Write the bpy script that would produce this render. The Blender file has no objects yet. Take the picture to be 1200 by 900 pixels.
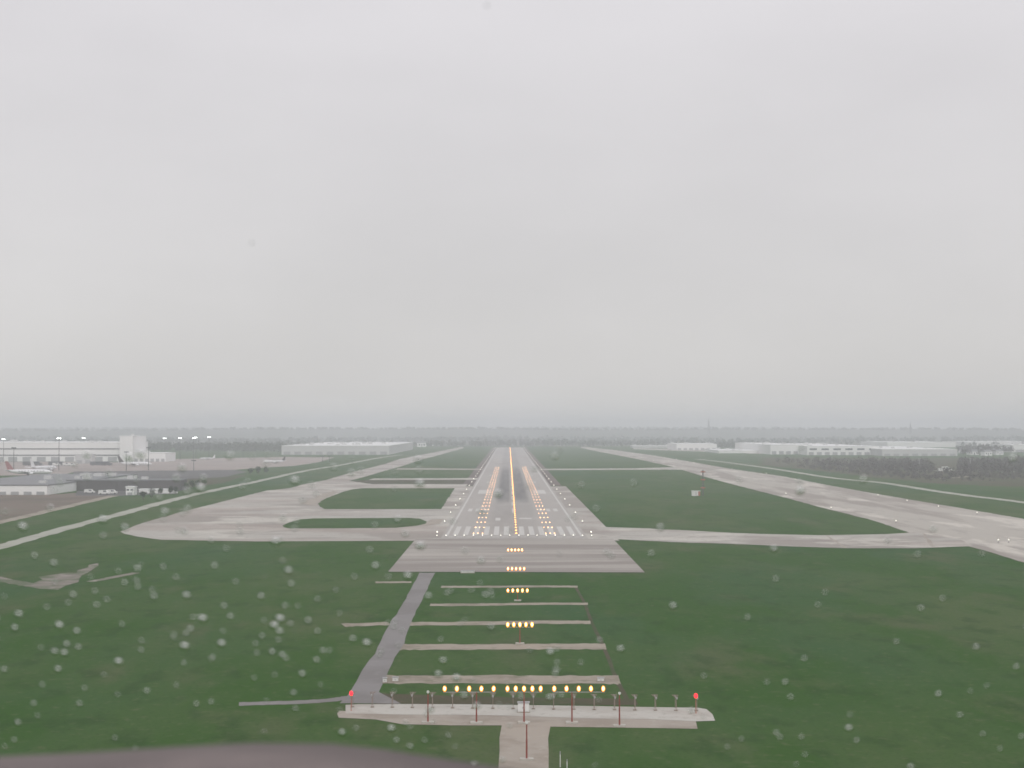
import bpy, bmesh, math, random
import numpy as np
from mathutils import Vector, Matrix
from mathutils.geometry import tessellate_polygon

random.seed(7)
rng = np.random.default_rng(11)
S = bpy.context.scene
COL = S.collection
R = math.radians

# ------------------------------------------------------------------ camera
CAM_H = 36.6            # metres above the airfield
FPX = 1760.0            # focal length in pixels of the 1200 x 900 photograph
PITCH = math.atan2(52.0, FPX)
YAW = math.atan2(4.0, FPX)
cam_d = bpy.data.cameras.new('camera')
cam_d.sensor_width = 36.0
cam_d.lens = 36.0 * FPX / 1200.0
cam_d.clip_start = 0.02
cam_d.clip_end = 80000.0
cam_d.dof.use_dof = True
cam_d.dof.focus_distance = 5.0
cam_d.dof.aperture_fstop = 20.0
cam = bpy.data.objects.new('camera', cam_d)
COL.objects.link(cam)
cam.location = (0, 0, CAM_H)
cam.rotation_euler = (math.pi / 2 + PITCH, 0, -YAW)
S.camera = cam

# ------------------------------------------------------------------ sky and sun (overcast)
SUN_EL, SUN_AZ = R(42), R(165)
world = bpy.data.worlds.new('World')
S.world = world
world.use_nodes = True
wn, wl = world.node_tree.nodes, world.node_tree.links
wn.clear()
w_out = wn.new('ShaderNodeOutputWorld')
w_bg = wn.new('ShaderNodeBackground')
w_bg.inputs['Strength'].default_value = 0.1
w_sky = wn.new('ShaderNodeTexSky')
w_sky.sky_type = 'NISHITA'
w_sky.sun_disc = False
w_sky.sun_elevation = SUN_EL
w_sky.sun_rotation = SUN_AZ
w_co = wn.new('ShaderNodeTexCoord')
w_sep = wn.new('ShaderNodeSeparateXYZ')
w_ramp = wn.new('ShaderNodeValToRGB')          # even stratus deck, a little brighter higher up
w_ramp.color_ramp.elements[0].position = 0.0
w_ramp.color_ramp.elements[0].color = (0.670, 0.648, 0.636, 1)
w_ramp.color_ramp.elements[1].position = 1.0
w_ramp.color_ramp.elements[1].color = (1.02, 0.990, 1.085, 1)
w_noise = wn.new('ShaderNodeTexNoise')
w_noise.inputs['Scale'].default_value = 2.6
w_noise.inputs['Detail'].default_value = 4.0
w_map = wn.new('ShaderNodeMapping')
w_map.inputs['Scale'].default_value = (1, 1, 2.4)
w_mr = wn.new('ShaderNodeMapRange')
w_mr.inputs['From Min'].default_value = 0.3
w_mr.inputs['From Max'].default_value = 0.7
w_mr.inputs['To Min'].default_value = 9.2
w_mr.inputs['To Max'].default_value = 10.4
w_scale = wn.new('ShaderNodeVectorMath'); w_scale.operation = 'SCALE'
w_mix = wn.new('ShaderNodeMix'); w_mix.data_type = 'RGBA'
w_mix.inputs['Factor'].default_value = 0.95
wl.new(w_co.outputs['Generated'], w_sep.inputs[0])
wl.new(w_sep.outputs['Z'], w_ramp.inputs[0])
wl.new(w_co.outputs['Generated'], w_map.inputs[0])
wl.new(w_map.outputs[0], w_noise.inputs['Vector'])
wl.new(w_noise.outputs['Fac'], w_mr.inputs['Value'])
wl.new(w_ramp.outputs['Color'], w_scale.inputs[0])
wl.new(w_mr.outputs[0], w_scale.inputs['Scale'])
wl.new(w_sky.outputs[0], w_mix.inputs[6])
wl.new(w_scale.outputs[0], w_mix.inputs[7])
wl.new(w_mix.outputs[2], w_bg.inputs['Color'])
wl.new(w_bg.outputs[0], w_out.inputs['Surface'])

sun_d = bpy.data.lights.new('sun', 'SUN')
sun_d.energy = 1.4
sun_d.angle = R(40)
sun_d.color = (1.0, 0.97, 0.93)
sun = bpy.data.objects.new('sun', sun_d)
COL.objects.link(sun)
sd = Vector((math.sin(SUN_AZ) * math.cos(SUN_EL), math.cos(SUN_AZ) * math.cos(SUN_EL), math.sin(SUN_EL)))
sun.rotation_euler = sd.to_track_quat('Z', 'Y').to_euler()
sun.location = (0, 0, 500)

vs = S.view_settings
vs.view_transform = 'Standard'
vs.look = 'None'
vs.gamma = 1.0
vs.exposure = 0.0
vs.use_curve_mapping = False
S.cycles.use_denoising = True
S.cycles.max_bounces = 8
S.cycles.volume_bounces = 3
S.cycles.transmission_bounces = 6
S.cycles.transparent_max_bounces = 8
S.cycles.sample_clamp_indirect = 4.0

# ------------------------------------------------------------------ pixel -> ground
_f = Vector((math.sin(YAW) * math.cos(PITCH), math.cos(YAW) * math.cos(PITCH), math.sin(PITCH)))
_r = Vector((math.cos(YAW), -math.sin(YAW), 0))
_u = _r.cross(_f)


def ray(px, py):
    return _f * FPX + _r * (px - 600.0) + _u * (450.0 - py)


def G(px, py, z=0.0):
    """The point at height z that the photograph shows at pixel (px, py)."""
    d = ray(px, py)
    t = (z - CAM_H) / d.z
    return Vector((d.x * t, d.y * t, z))


def at_depth(px, py, dist):
    d = ray(px, py)
    return Vector((0, 0, CAM_H)) + d * (dist / d.y)


# ------------------------------------------------------------------ mesh helpers
class MB:
    def __init__(self):
        self.v, self.f, self.m = [], [], []

    def quad(self, a, b, c, d, mi=0):
        n = len(self.v)
        self.v += [tuple(a), tuple(b), tuple(c), tuple(d)]
        self.f.append((n, n + 1, n + 2, n + 3)); self.m.append(mi)

    def box(self, x0, x1, y0, y1, z0, z1, mi=0):
        n = len(self.v)
        self.v += [(x, y, z) for z in (z0, z1) for x, y in ((x0, y0), (x1, y0), (x1, y1), (x0, y1))]
        for f in ((3, 2, 1, 0), (4, 5, 6, 7), (0, 1, 5, 4), (1, 2, 6, 5), (2, 3, 7, 6), (3, 0, 4, 7)):
            self.f.append(tuple(n + i for i in f)); self.m.append(mi)

    def tube(self, pts, rad, seg=8, mi=0, cap=True):
        """A tube through pts with one radius per point."""
        if not hasattr(rad, '__len__'):
            rad = [rad] * len(pts)
        pts = [Vector(p) for p in pts]
        rings = []
        for i, p in enumerate(pts):
            d = (pts[min(i + 1, len(pts) - 1)] - pts[max(i - 1, 0)]).normalized()
            a = Vector((0, 0, 1)) if abs(d.z) < 0.9 else Vector((1, 0, 0))
            s = d.cross(a).normalized(); t = s.cross(d)
            n = len(self.v)
            for k in range(seg):
                th = 2 * math.pi * k / seg
                self.v.append(tuple(p + (s * math.cos(th) + t * math.sin(th)) * rad[i]))
            rings.append(n)
        for a, b in zip(rings, rings[1:]):
            for k in range(seg):
                k2 = (k + 1) % seg
                self.f.append((a + k, a + k2, b + k2, b + k)); self.m.append(mi)
        if cap:
            self.f.append(tuple(rings[0] + k for k in reversed(range(seg)))); self.m.append(mi)
            self.f.append(tuple(rings[-1] + k for k in range(seg))); self.m.append(mi)

    def ball(self, c, rx, ry, rz, seg=8, rings=5, mi=0):
        c = Vector(c); n = len(self.v)
        self.v.append((c.x, c.y, c.z - rz))
        for i in range(1, rings):
            ph = -math.pi / 2 + math.pi * i / rings
            for k in range(seg):
                th = 2 * math.pi * k / seg
                self.v.append((c.x + rx * math.cos(ph) * math.cos(th), c.y + ry * math.cos(ph) * math.sin(th), c.z + rz * math.sin(ph)))
        self.v.append((c.x, c.y, c.z + rz))
        top = len(self.v) - 1
        for k in range(seg):
            k2 = (k + 1) % seg
            self.f.append((n, n + 1 + k2, n + 1 + k)); self.m.append(mi)
            for i in range(rings - 2):
                a = n + 1 + i * seg
                self.f.append((a + k, a + k2, a + seg + k2, a + seg + k)); self.m.append(mi)
            a = n + 1 + (rings - 2) * seg
            self.f.append((a + k, a + k2, top)); self.m.append(mi)

    def sheet(self, pts, z=None, mi=0):
        """A flat polygon, concave allowed."""
        p = [Vector((q[0], q[1], q[2] if z is None else z)) for q in pts]
        n = len(self.v)
        self.v += [tuple(q) for q in p]
        for t in tessellate_polygon([[Vector((q.x, q.y, 0)) for q in p]]):
            a, b, c = (p[i] for i in t)
            if (b - a).cross(c - a).z < 0:
                t = (t[0], t[2], t[1])
            self.f.append(tuple(n + i for i in t)); self.m.append(mi)

    def build(self, name, mats, parent=None, smooth=False):
        me = bpy.data.meshes.new(name)
        me.from_pydata(self.v, [], self.f)
        if not isinstance(mats, (list, tuple)):
            mats = [mats]
        for m in mats:
            me.materials.append(m)
        if len(mats) > 1:
            me.polygons.foreach_set('material_index', self.m)
        if smooth:
            me.polygons.foreach_set('use_smooth', [True] * len(me.polygons))
        me.update()
        o = bpy.data.objects.new(name, me)
        COL.objects.link(o)
        if parent is not None:
            o.parent = parent
        return o


def tag(o, label=None, cat=None, group=None, kind=None):
    if label: o['label'] = label
    if cat: o['category'] = cat
    if group: o['group'] = group
    if kind: o['kind'] = kind
    return o


def empty(name, loc, rz=0.0):
    o = bpy.data.objects.new(name, None)
    o.empty_display_size = 0.5
    COL.objects.link(o)
    o.location = loc
    o.rotation_euler = (0, 0, rz)
    return o


def copy_tree(o, parent=None):
    c = o.copy(); COL.objects.link(c); c.parent = parent
    for ch in list(o.children):
        copy_tree(ch, c)
    return c


# ------------------------------------------------------------------ materials
def mat(name, cols, scale=0.2, rough=0.85, detail=6.0, stretch=(1, 1, 1), spread=0.25, bump=0.0, bump_scale=None, coords='Object', spec=0.3):
    """Noise between two or three base colours."""
    m = bpy.data.materials.new(name); m.use_nodes = True
    nt = m.node_tree; n, l = nt.nodes, nt.links
    b = n['Principled BSDF']
    b.inputs['Roughness'].default_value = rough
    b.inputs['Specular IOR Level'].default_value = spec
    if len(cols) == 1:
        b.inputs['Base Color'].default_value = (*cols[0], 1)
        return m
    tc = n.new('ShaderNodeTexCoord'); mp = n.new('ShaderNodeMapping')
    mp.inputs['Scale'].default_value = stretch
    nz = n.new('ShaderNodeTexNoise'); nz.inputs['Scale'].default_value = scale; nz.inputs['Detail'].default_value = detail
    nz.inputs['Roughness'].default_value = 0.62
    rp = n.new('ShaderNodeValToRGB')
    k = len(cols)
    while len(rp.color_ramp.elements) < k:
        rp.color_ramp.elements.new(0.5)
    for i, c in enumerate(cols):
        rp.color_ramp.elements[i].position = 0.5 - spread + 2 * spread * i / (k - 1)
        rp.color_ramp.elements[i].color = (*c, 1)
    l.new(tc.outputs[coords], mp.inputs[0]); l.new(mp.outputs[0], nz.inputs['Vector'])
    l.new(nz.outputs['Fac'], rp.inputs[0]); l.new(rp.outputs[0], b.inputs['Base Color'])
    if bump:
        nb = n.new('ShaderNodeTexNoise'); nb.inputs['Scale'].default_value = bump_scale or scale * 6; nb.inputs['Detail'].default_value = 4
        bm_ = n.new('ShaderNodeBump'); bm_.inputs['Strength'].default_value = bump; bm_.inputs['Distance'].default_value = 0.2
        l.new(mp.outputs[0], nb.inputs['Vector']); l.new(nb.outputs['Fac'], bm_.inputs['Height']); l.new(bm_.outputs[0], b.inputs['Normal'])
    return m


def layered(name, base, layers, rough=0.9, spec=0.2):
    """Base colour with noise-masked layers: (colour, scale, lo, hi, amount, stretch)."""
    m = bpy.data.materials.new(name); m.use_nodes = True
    nt = m.node_tree; n, l = nt.nodes, nt.links
    b = n['Principled BSDF']
    b.inputs['Roughness'].default_value = rough
    b.inputs['Specular IOR Level'].default_value = spec
    tc = n.new('ShaderNodeTexCoord')
    prev = n.new('ShaderNodeRGB'); prev.outputs[0].default_value = (*base, 1)
    out = prev.outputs[0]
    for i, (c, sc, lo, hi, amt, st) in enumerate(layers):
        mp = n.new('ShaderNodeMapping'); mp.inputs['Scale'].default_value = st; mp.inputs['Location'].default_value = (i * 37.1, i * 11.7, 0)
        nz = n.new('ShaderNodeTexNoise'); nz.inputs['Scale'].default_value = sc; nz.inputs['Detail'].default_value = 7; nz.inputs['Roughness'].default_value = 0.6
        mr = n.new('ShaderNodeMapRange'); mr.interpolation_type = 'SMOOTHSTEP'
        mr.inputs['From Min'].default_value = lo; mr.inputs['From Max'].default_value = hi; mr.inputs['To Max'].default_value = amt
        mx = n.new('ShaderNodeMix'); mx.data_type = 'RGBA'
        l.new(tc.outputs['Object'], mp.inputs[0]); l.new(mp.outputs[0], nz.inputs['Vector']); l.new(nz.outputs['Fac'], mr.inputs['Value'])
        l.new(mr.outputs[0], mx.inputs['Factor']); l.new(out, mx.inputs[6]); mx.inputs[7].default_value = (*c, 1)
        out = mx.outputs[2]
    l.new(out, b.inputs['Base Color'])
    return m


def lamp_mat(name, col, strength):
    m = bpy.data.materials.new(name); m.use_nodes = True
    b = m.node_tree.nodes['Principled BSDF']
    b.inputs['Base Color'].default_value = (*(0.5 * c for c in col), 1)
    b.inputs['Emission Color'].default_value = (*col, 1)
    b.inputs['Emission Strength'].default_value = strength
    try:
        m.cycles.emission_sampling = 'NONE'
    except Exception:
        pass
    return m


ONE = (1, 1, 1)
M = {}
M['grass'] = layered('grass', (0.053, 0.098, 0.030), [
    ((0.040, 0.090, 0.034), 0.006, 0.44, 0.58, 0.9, (1, 0.4, 1)),
    ((0.074, 0.106, 0.042), 0.014, 0.47, 0.62, 0.85, (1, 0.35, 1)),
    ((0.037, 0.088, 0.018), 0.032, 0.46, 0.60, 0.8, (1, 0.35, 1)),
    ((0.094, 0.106, 0.056), 0.05, 0.52, 0.68, 0.6, (1, 0.4, 1)),
    ((0.030, 0.062, 0.020), 0.16, 0.50, 0.66, 0.55, (1, 0.5, 1)),
    ((0.110, 0.122, 0.064), 0.55, 0.53, 0.72, 0.55, ONE),
    ((0.028, 0.058, 0.019), 1.6, 0.50, 0.70, 0.5, ONE),
], spec=0.0)
M['verge'] = layered('verge', (0.085, 0.078, 0.052), [
    ((0.060, 0.085, 0.040), 0.05, 0.45, 0.6, 0.7, ONE),
    ((0.12, 0.10, 0.075), 0.4, 0.5, 0.7, 0.6, ONE)], spec=0.0)
M['concrete'] = layered('concrete', (0.370, 0.354, 0.314), [
    ((0.250, 0.220, 0.192), 0.009, 0.47, 0.55, 0.8, ONE),
    ((0.460, 0.440, 0.385), 0.022, 0.51, 0.58, 0.85, ONE),
    ((0.310, 0.265, 0.232), 0.020, 0.50, 0.58, 0.65, (0.25, 1, 1)),
    ((0.220, 0.195, 0.172), 0.10, 0.54, 0.64, 0.65, (0.4, 1, 1)),
    ((0.205, 0.182, 0.164), 0.6, 0.55, 0.68, 0.5, (1, 0.5, 1)),
])
M['parallel'] = layered('parallel_runway_concrete', (0.378, 0.354, 0.308), [
    ((0.262, 0.232, 0.202), 0.045, 0.48, 0.57, 0.85, (1.3, 0.10, 1)),
    ((0.50, 0.47, 0.41), 0.05, 0.56, 0.61, 0.85, (1, 0.20, 1)),
    ((0.250, 0.225, 0.205), 0.15, 0.53, 0.66, 0.5, (1, 0.2, 1)),
    ((0.230, 0.205, 0.185), 0.8, 0.55, 0.70, 0.4, ONE),
])
M['pad'] = layered('blast_pad_asphalt', (0.325, 0.303, 0.268), [
    ((0.225, 0.200, 0.178), 0.035, 0.44, 0.58, 0.9, (0.22, 1.5, 1)),
    ((0.385, 0.355, 0.315), 0.050, 0.52, 0.64, 0.8, (0.16, 1.5, 1)),
    ((0.180, 0.155, 0.140), 0.10, 0.57, 0.68, 0.6, (0.14, 1.2, 1)),
    ((0.20, 0.18, 0.16), 0.8, 0.54, 0.70, 0.4, ONE),
])
M['asphalt'] = layered('service_road_asphalt', (0.205, 0.195, 0.188), [
    ((0.160, 0.150, 0.142), 0.06, 0.45, 0.62, 0.7, ONE),
    ((0.25, 0.235, 0.22), 0.6, 0.52, 0.70, 0.5, ONE)])
M['shoulder'] = layered('shoulder_asphalt', (0.135, 0.105, 0.090), [
    ((0.09, 0.075, 0.065), 0.05, 0.45, 0.62, 0.7, (1, 0.2, 1)),
    ((0.105, 0.105, 0.070), 0.02, 0.52, 0.70, 0.6, ONE)])
M['gravel'] = layered('gravel', (0.290, 0.255, 0.205), [
    ((0.19, 0.165, 0.125), 0.12, 0.44, 0.62, 0.8, ONE),
    ((0.14, 0.14, 0.085), 0.30, 0.54, 0.68, 0.7, ONE),
    ((0.36, 0.32, 0.27), 0.9, 0.50, 0.70, 0.5, ONE)])
M['dirt'] = layered('packed_dirt', (0.185, 0.165, 0.138), [
    ((0.085, 0.105, 0.055), 0.09, 0.44, 0.58, 0.95, ONE),
    ((0.29, 0.26, 0.23), 0.25, 0.52, 0.66, 0.7, ONE)])
M['path'] = layered('pale_road', (0.330, 0.335, 0.280), [
    ((0.24, 0.24, 0.19), 0.05, 0.46, 0.62, 0.7, ONE)])
M['slab'] = layered('slab_concrete', (0.430, 0.415, 0.370), [
    ((0.34, 0.31, 0.27), 0.12, 0.45, 0.62, 0.7, ONE),
    ((0.26, 0.24, 0.20), 0.9, 0.54, 0.70, 0.6, ONE)])
M['slab_old'] = layered('old_slab_concrete', (0.320, 0.285, 0.240), [
    ((0.24, 0.205, 0.165), 0.15, 0.45, 0.62, 0.7, ONE),
    ((0.38, 0.35, 0.30), 0.5, 0.55, 0.70, 0.6, ONE)])
M['apron'] = layered('apron_concrete', (0.300, 0.255, 0.225), [
    ((0.23, 0.20, 0.18), 0.02, 0.45, 0.6, 0.7, ONE),
    ((0.36, 0.33, 0.30), 0.05, 0.55, 0.7, 0.6, (0.2, 1, 1))])
M['lot'] = layered('lot_asphalt', (0.085, 0.082, 0.080), [
    ((0.12, 0.11, 0.105), 0.03, 0.45, 0.6, 0.7, (0.3, 1, 1))])
M['soil'] = layered('bare_field', (0.150, 0.118, 0.092), [
    ((0.105, 0.085, 0.066), 0.02, 0.42, 0.6, 0.8, ONE),
    ((0.12, 0.12, 0.07), 0.04, 0.52, 0.68, 0.7, ONE)])
M['farland'] = layered('far_fields', (0.060, 0.075, 0.045), [
    ((0.11, 0.10, 0.065), 0.0016, 0.45, 0.60, 0.8, (1, 0.6, 1)),
    ((0.035, 0.045, 0.03), 0.003, 0.48, 0.62, 0.8, (1, 0.5, 1))])
M['paint'] = mat('runway_paint', [(0.42, 0.41, 0.38), (0.54, 0.53, 0.49)], scale=0.5)
M['white'] = mat('white_cladding', [(0.74, 0.74, 0.72), (0.80, 0.80, 0.78)], scale=0.05, stretch=(1, 1, 0.2))
M['white_roof'] = mat('white_roof', [(0.64, 0.65, 0.63), (0.76, 0.76, 0.74)], scale=0.02)
M['grey_wall'] = mat('grey_cladding', [(0.48, 0.48, 0.47), (0.55, 0.55, 0.54)], scale=0.05)
M['grey_roof'] = mat('grey_roof', [(0.17, 0.175, 0.18), (0.22, 0.22, 0.22)], scale=0.03)
M['dark_wall'] = mat('dark_cladding', [(0.085, 0.080, 0.080), (0.115, 0.105, 0.102)], scale=0.08)
M['door'] = mat('door_grey', [(0.30, 0.31, 0.31), (0.36, 0.36, 0.36)], scale=0.1)
M['dark_trim'] = mat('dark_trim', [(0.11, 0.11, 0.115)])
M['glass'] = mat('window_glass', [(0.05, 0.06, 0.07)], rough=0.15, spec=0.6)
M['steel'] = mat('galvanised_steel', [(0.28, 0.28, 0.28), (0.36, 0.36, 0.35)], scale=1.0, rough=0.5)
M['dark_steel'] = mat('dark_steel', [(0.10, 0.10, 0.10)], rough=0.5)
M['red_pole'] = mat('orange_red_paint', [(0.26, 0.055, 0.04), (0.22, 0.06, 0.045)], scale=2.0, rough=0.5)
M['pale_red'] = mat('chalky_red_paint', [(0.26, 0.20, 0.165), (0.22, 0.175, 0.15)], scale=2.0, rough=0.7)
M['faded_red'] = mat('faded_orange_paint', [(0.40, 0.13, 0.08), (0.34, 0.12, 0.08)], scale=2.0, rough=0.6)
M['white_paint'] = mat('white_paint', [(0.70, 0.70, 0.68), (0.60, 0.60, 0.57)], scale=1.0, rough=0.5)
M['yellow'] = mat('yellow_paint', [(0.55, 0.40, 0.04)], rough=0.5)
M['fuselage'] = mat('airliner_paint', [(0.66, 0.66, 0.66), (0.72, 0.72, 0.72)], scale=0.1, rough=0.3, spec=0.5)
M['tail_red'] = mat('dull_red_paint', [(0.30, 0.12, 0.12)], rough=0.4)
M['tail_dark'] = mat('dark_brown_paint', [(0.06, 0.05, 0.05)], rough=0.4)
M['tail_white'] = M['fuselage']
M['rubber'] = mat('rubber', [(0.02, 0.02, 0.02)])
M['bark'] = mat('bark', [(0.10, 0.085, 0.07), (0.14, 0.12, 0.10)], scale=1.5)
M['bare'] = mat('bare_twigs', [(0.050, 0.044, 0.040), (0.085, 0.074, 0.066), (0.062, 0.066, 0.046)], scale=0.035, spread=0.2)
M['leaf_dark'] = mat('dark_foliage', [(0.030, 0.048, 0.030), (0.055, 0.072, 0.040), (0.070, 0.066, 0.050)], scale=0.03, spread=0.2)
M['leaf'] = mat('spring_foliage', [(0.050, 0.085, 0.036), (0.080, 0.110, 0.050)], scale=0.4, spread=0.2)
M['amber'] = lamp_mat('amber_lamp', (1.0, 0.34, 0.05), 2.2)
M['hot'] = lamp_mat('lamp_glow_core', (1.0, 0.66, 0.26), 9.0)  # bright glare core of the approach lamps, put in as emission
M['amber_near'] = lamp_mat('amber_lamp_near', (1.0, 0.34, 0.05), 1.5)
M['warm'] = lamp_mat('warm_lamp', (1.0, 0.50, 0.22), 8.5)
M['centre'] = lamp_mat('centreline_lamp', (1.0, 0.40, 0.09), 7.0)
M['pale'] = lamp_mat('pale_lamp', (1.0, 0.96, 0.84), 2.8)
M['pale_dim'] = lamp_mat('pale_dim_lamp', (1.0, 0.96, 0.84), 1.3)
M['red_lamp'] = lamp_mat('red_lamp', (1.0, 0.02, 0.035), 2.2)
M['flood'] = lamp_mat('floodlight', (0.92, 1.0, 0.94), 9.0)

# runway surface with rubber laid down in the touchdown zone
XC = 1.92
def runway_material():
    m = layered('runway_concrete', (0.345, 0.325, 0.295), [
        ((0.29, 0.265, 0.24), 0.03, 0.45, 0.62, 0.7, (1, 0.1, 1)),
        ((0.40, 0.385, 0.35), 0.08, 0.52, 0.68, 0.6, (1, 0.2, 1)),
        ((0.25, 0.225, 0.205), 0.5, 0.55, 0.72, 0.4, (1, 0.1, 1))])
    n, l = m.node_tree.nodes, m.node_tree.links
    b = n['Principled BSDF']
    src = b.inputs['Base Color'].links[0].from_socket
    tc = n.new('ShaderNodeTexCoord'); sp = n.new('ShaderNodeSeparateXYZ')
    l.new(tc.outputs['Object'], sp.inputs[0])
    def math_(op, a, b_=None):
        q = n.new('ShaderNodeMath'); q.operation = op
        for i, s in enumerate((a, b_)):
            if s is None: continue
            if isinstance(s, (int, float)): q.inputs[i].default_value = s
            else: l.new(s, q.inputs[i])
        return q.outputs[0]
    def step(v, a, b_):
        q = n.new('ShaderNodeMapRange'); q.interpolation_type = 'SMOOTHSTEP'
        q.inputs['From Min'].default_value = a; q.inputs['From Max'].default_value = b_
        l.new(v, q.inputs['Value']); return q.outputs[0]
    nz = n.new('ShaderNodeTexNoise'); nz.inputs['Scale'].default_value = 0.35; nz.inputs['Detail'].default_value = 5
    mp = n.new('ShaderNodeMapping'); mp.inputs['Scale'].default_value = (1, 0.03, 1)
    l.new(tc.outputs['Object'], mp.inputs[0]); l.new(mp.outputs[0], nz.inputs['Vector'])
    ax = math_('ABSOLUTE', math_('SUBTRACT', sp.outputs['X'], XC))
    band = math_('MULTIPLY', step(ax, 10.0, 6.5), step(ax, 0.6, 2.2))
    along = math_('MULTIPLY', step(sp.outputs['Y'], 690, 800), step(sp.outputs['Y'], 1650, 1150))
    fac = math_('MULTIPLY', math_('MULTIPLY', band, along), math_('ADD', math_('MULTIPLY', nz.outputs['Fac'], 0.8), 0.42))
    lead = math_('MULTIPLY', math_('MULTIPLY', step(ax, 11.0, 7.0), step(sp.outputs['Y'], 500, 700)), 0.22)
    fac = math_('MULTIPLY', math_('MINIMUM', math_('MAXIMUM', fac, lead), 0.9), 0.8)
    mx = n.new('ShaderNodeMix'); mx.data_type = 'RGBA'
    mx.inputs[7].default_value = (0.075, 0.075, 0.078, 1)
    l.new(fac, mx.inputs['Factor']); l.new(src, mx.inputs[6]); l.new(mx.outputs[2], b.inputs['Base Color'])
    return m
M['runway'] = runway_material()


# ------------------------------------------------------------------ ground and pavements
def structure(name, pts, z, m, parent=None):
    mb = MB(); mb.sheet(pts, z)
    o = mb.build(name, m, parent)
    if parent is None:
        tag(o, kind='structure')
    return o


def worn(pts, jit):
    """The outline with extra points pushed in and out a little, as grass creeps over an edge."""
    out = []
    for a, b in zip(pts, pts[1:] + pts[:1]):
        L = (b - a).length
        k = max(1, min(40, int(L / 6.0)))
        side = Vector((b.y - a.y, a.x - b.x, 0)) / max(L, 1e-6)
        for i in range(k):
            q = a.lerp(b, i / k)
            out.append(q + side * (random.gauss(0, jit) if i else 0.0))
    return out


def px_structure(name, pix, z, m, jit=0.22):
    return structure(name, worn([G(x, y, z) for x, y in pix], jit), z, m)


def ribbon(name, pix, width, z, m):
    """A road of even width along a line traced on the ground."""
    p = [G(x, y, z) for x, y in pix]
    # smooth the line
    for _ in range(3):
        q = [p[0]]
        for a, b in zip(p, p[1:]):
            q += [a.lerp(b, 0.25), a.lerp(b, 0.75)]
        p = q + [p[-1]]
    L, Rr = [], []
    for i, a in enumerate(p):
        d = (p[min(i + 1, len(p) - 1)] - p[max(i - 1, 0)]); d.z = 0; d.normalize()
        s = Vector((d.y, -d.x, 0)) * (width / 2)
        L.append(a - s * random.uniform(0.82, 1.15)); Rr.append(a + s * random.uniform(0.82, 1.15))
    mb = MB()
    for i in range(len(p) - 1):
        mb.quad(Rr[i], Rr[i + 1], L[i + 1], L[i])
    return tag(mb.build(name, m), kind='structure')


g = MB()
g.quad((-8800, -2500, 0), (8800, -2500, 0), (8800, 9400, 0), (-8800, 9400, 0))
tag(g.build('ground', M['grass']), kind='structure')
structure('far_fields', [(-8500, 3050), (8500, 3050), (8500, 9300), (-8500, 9300)], 0.25, M['farland'])

Y_THR, Y_END = 508.0, 2880.0
structure('runway_shoulder', [(XC - 32, 960), (XC + 32, 960), (XC + 32, Y_END + 10), (XC - 32, Y_END + 10)], 0.03, M['shoulder'])
structure('runway_shoulder', [(XC - 34.2, 490), (XC + 34.2, 490), (XC + 34.2, 950), (XC - 34.2, 950)], 0.06, M['concrete'])
runway = structure('runway', [(XC - 24.5, Y_THR - 10), (XC + 24.5, Y_THR - 10), (XC + 24.5, Y_END), (XC - 24.5, Y_END)], 0.10, M['runway'])
structure('blast_pad', [(XC - 32.6, 384), (XC + 32.6, 382), (XC + 32.6, 497.5), (XC - 32.6, 497.5)], 0.12, M['pad'])
ZM = 0.14
for s in (-1, 1):
    structure('edge_line', [(XC + s * 22.9 - 0.45, Y_THR), (XC + s * 22.9 + 0.45, Y_THR), (XC + s * 22.9 + 0.45, Y_END - 20), (XC + s * 22.9 - 0.45, Y_END - 20)], ZM, M['paint'], runway)
    for k in range(6):
        x = XC + s * (2.7 + k * 3.5)
        structure('threshold_stripe', [(x - 0.9, Y_THR + 6), (x + 0.9, Y_THR + 6), (x + 0.9, Y_THR + 52), (x - 0.9, Y_THR + 52)], ZM, M['paint'], runway)
    x = XC + s * 15.8
    structure('aiming_point', [(x - 3.4, 840), (x + 3.4, 840), (x + 3.4, 890), (x - 3.4, 890)], ZM, M['paint'], runway)
    for yy, k in ((662, 3), (1010, 2), (1160, 2), (1310, 1)):
        for j in range(k):
            x = XC + s * (12.4 + j * 3.3)
            structure('touchdown_stripe', [(x - 0.9, yy), (x + 0.9, yy), (x + 0.9, yy + 22), (x - 0.9, yy + 22)], ZM, M['paint'], runway)
structure('designation_stroke', [(XC - 7.2, 596), (XC - 5.2, 596), (XC - 5.2, 614), (XC - 7.2, 614)], ZM, M['paint'], runway)
structure('designation_stroke', [(XC + 2.4, 606), (XC + 7.4, 606), (XC + 7.4, 614), (XC + 2.4, 614)], ZM, M['paint'], runway)
for k in range(34):
    y0 = 650 + k * 61
    structure('centreline_dash', [(XC - 0.45, y0), (XC + 0.45, y0), (XC + 0.45, y0 + 36), (XC - 0.45, y0 + 36)], ZM, M['paint'], runway)
structure('threshold_bar', [(XC - 22, Y_THR - 3), (XC + 22, Y_THR - 3), (XC + 22, Y_THR - 0.8), (XC - 22, Y_THR - 0.8)], ZM, M['paint'], runway)

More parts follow.
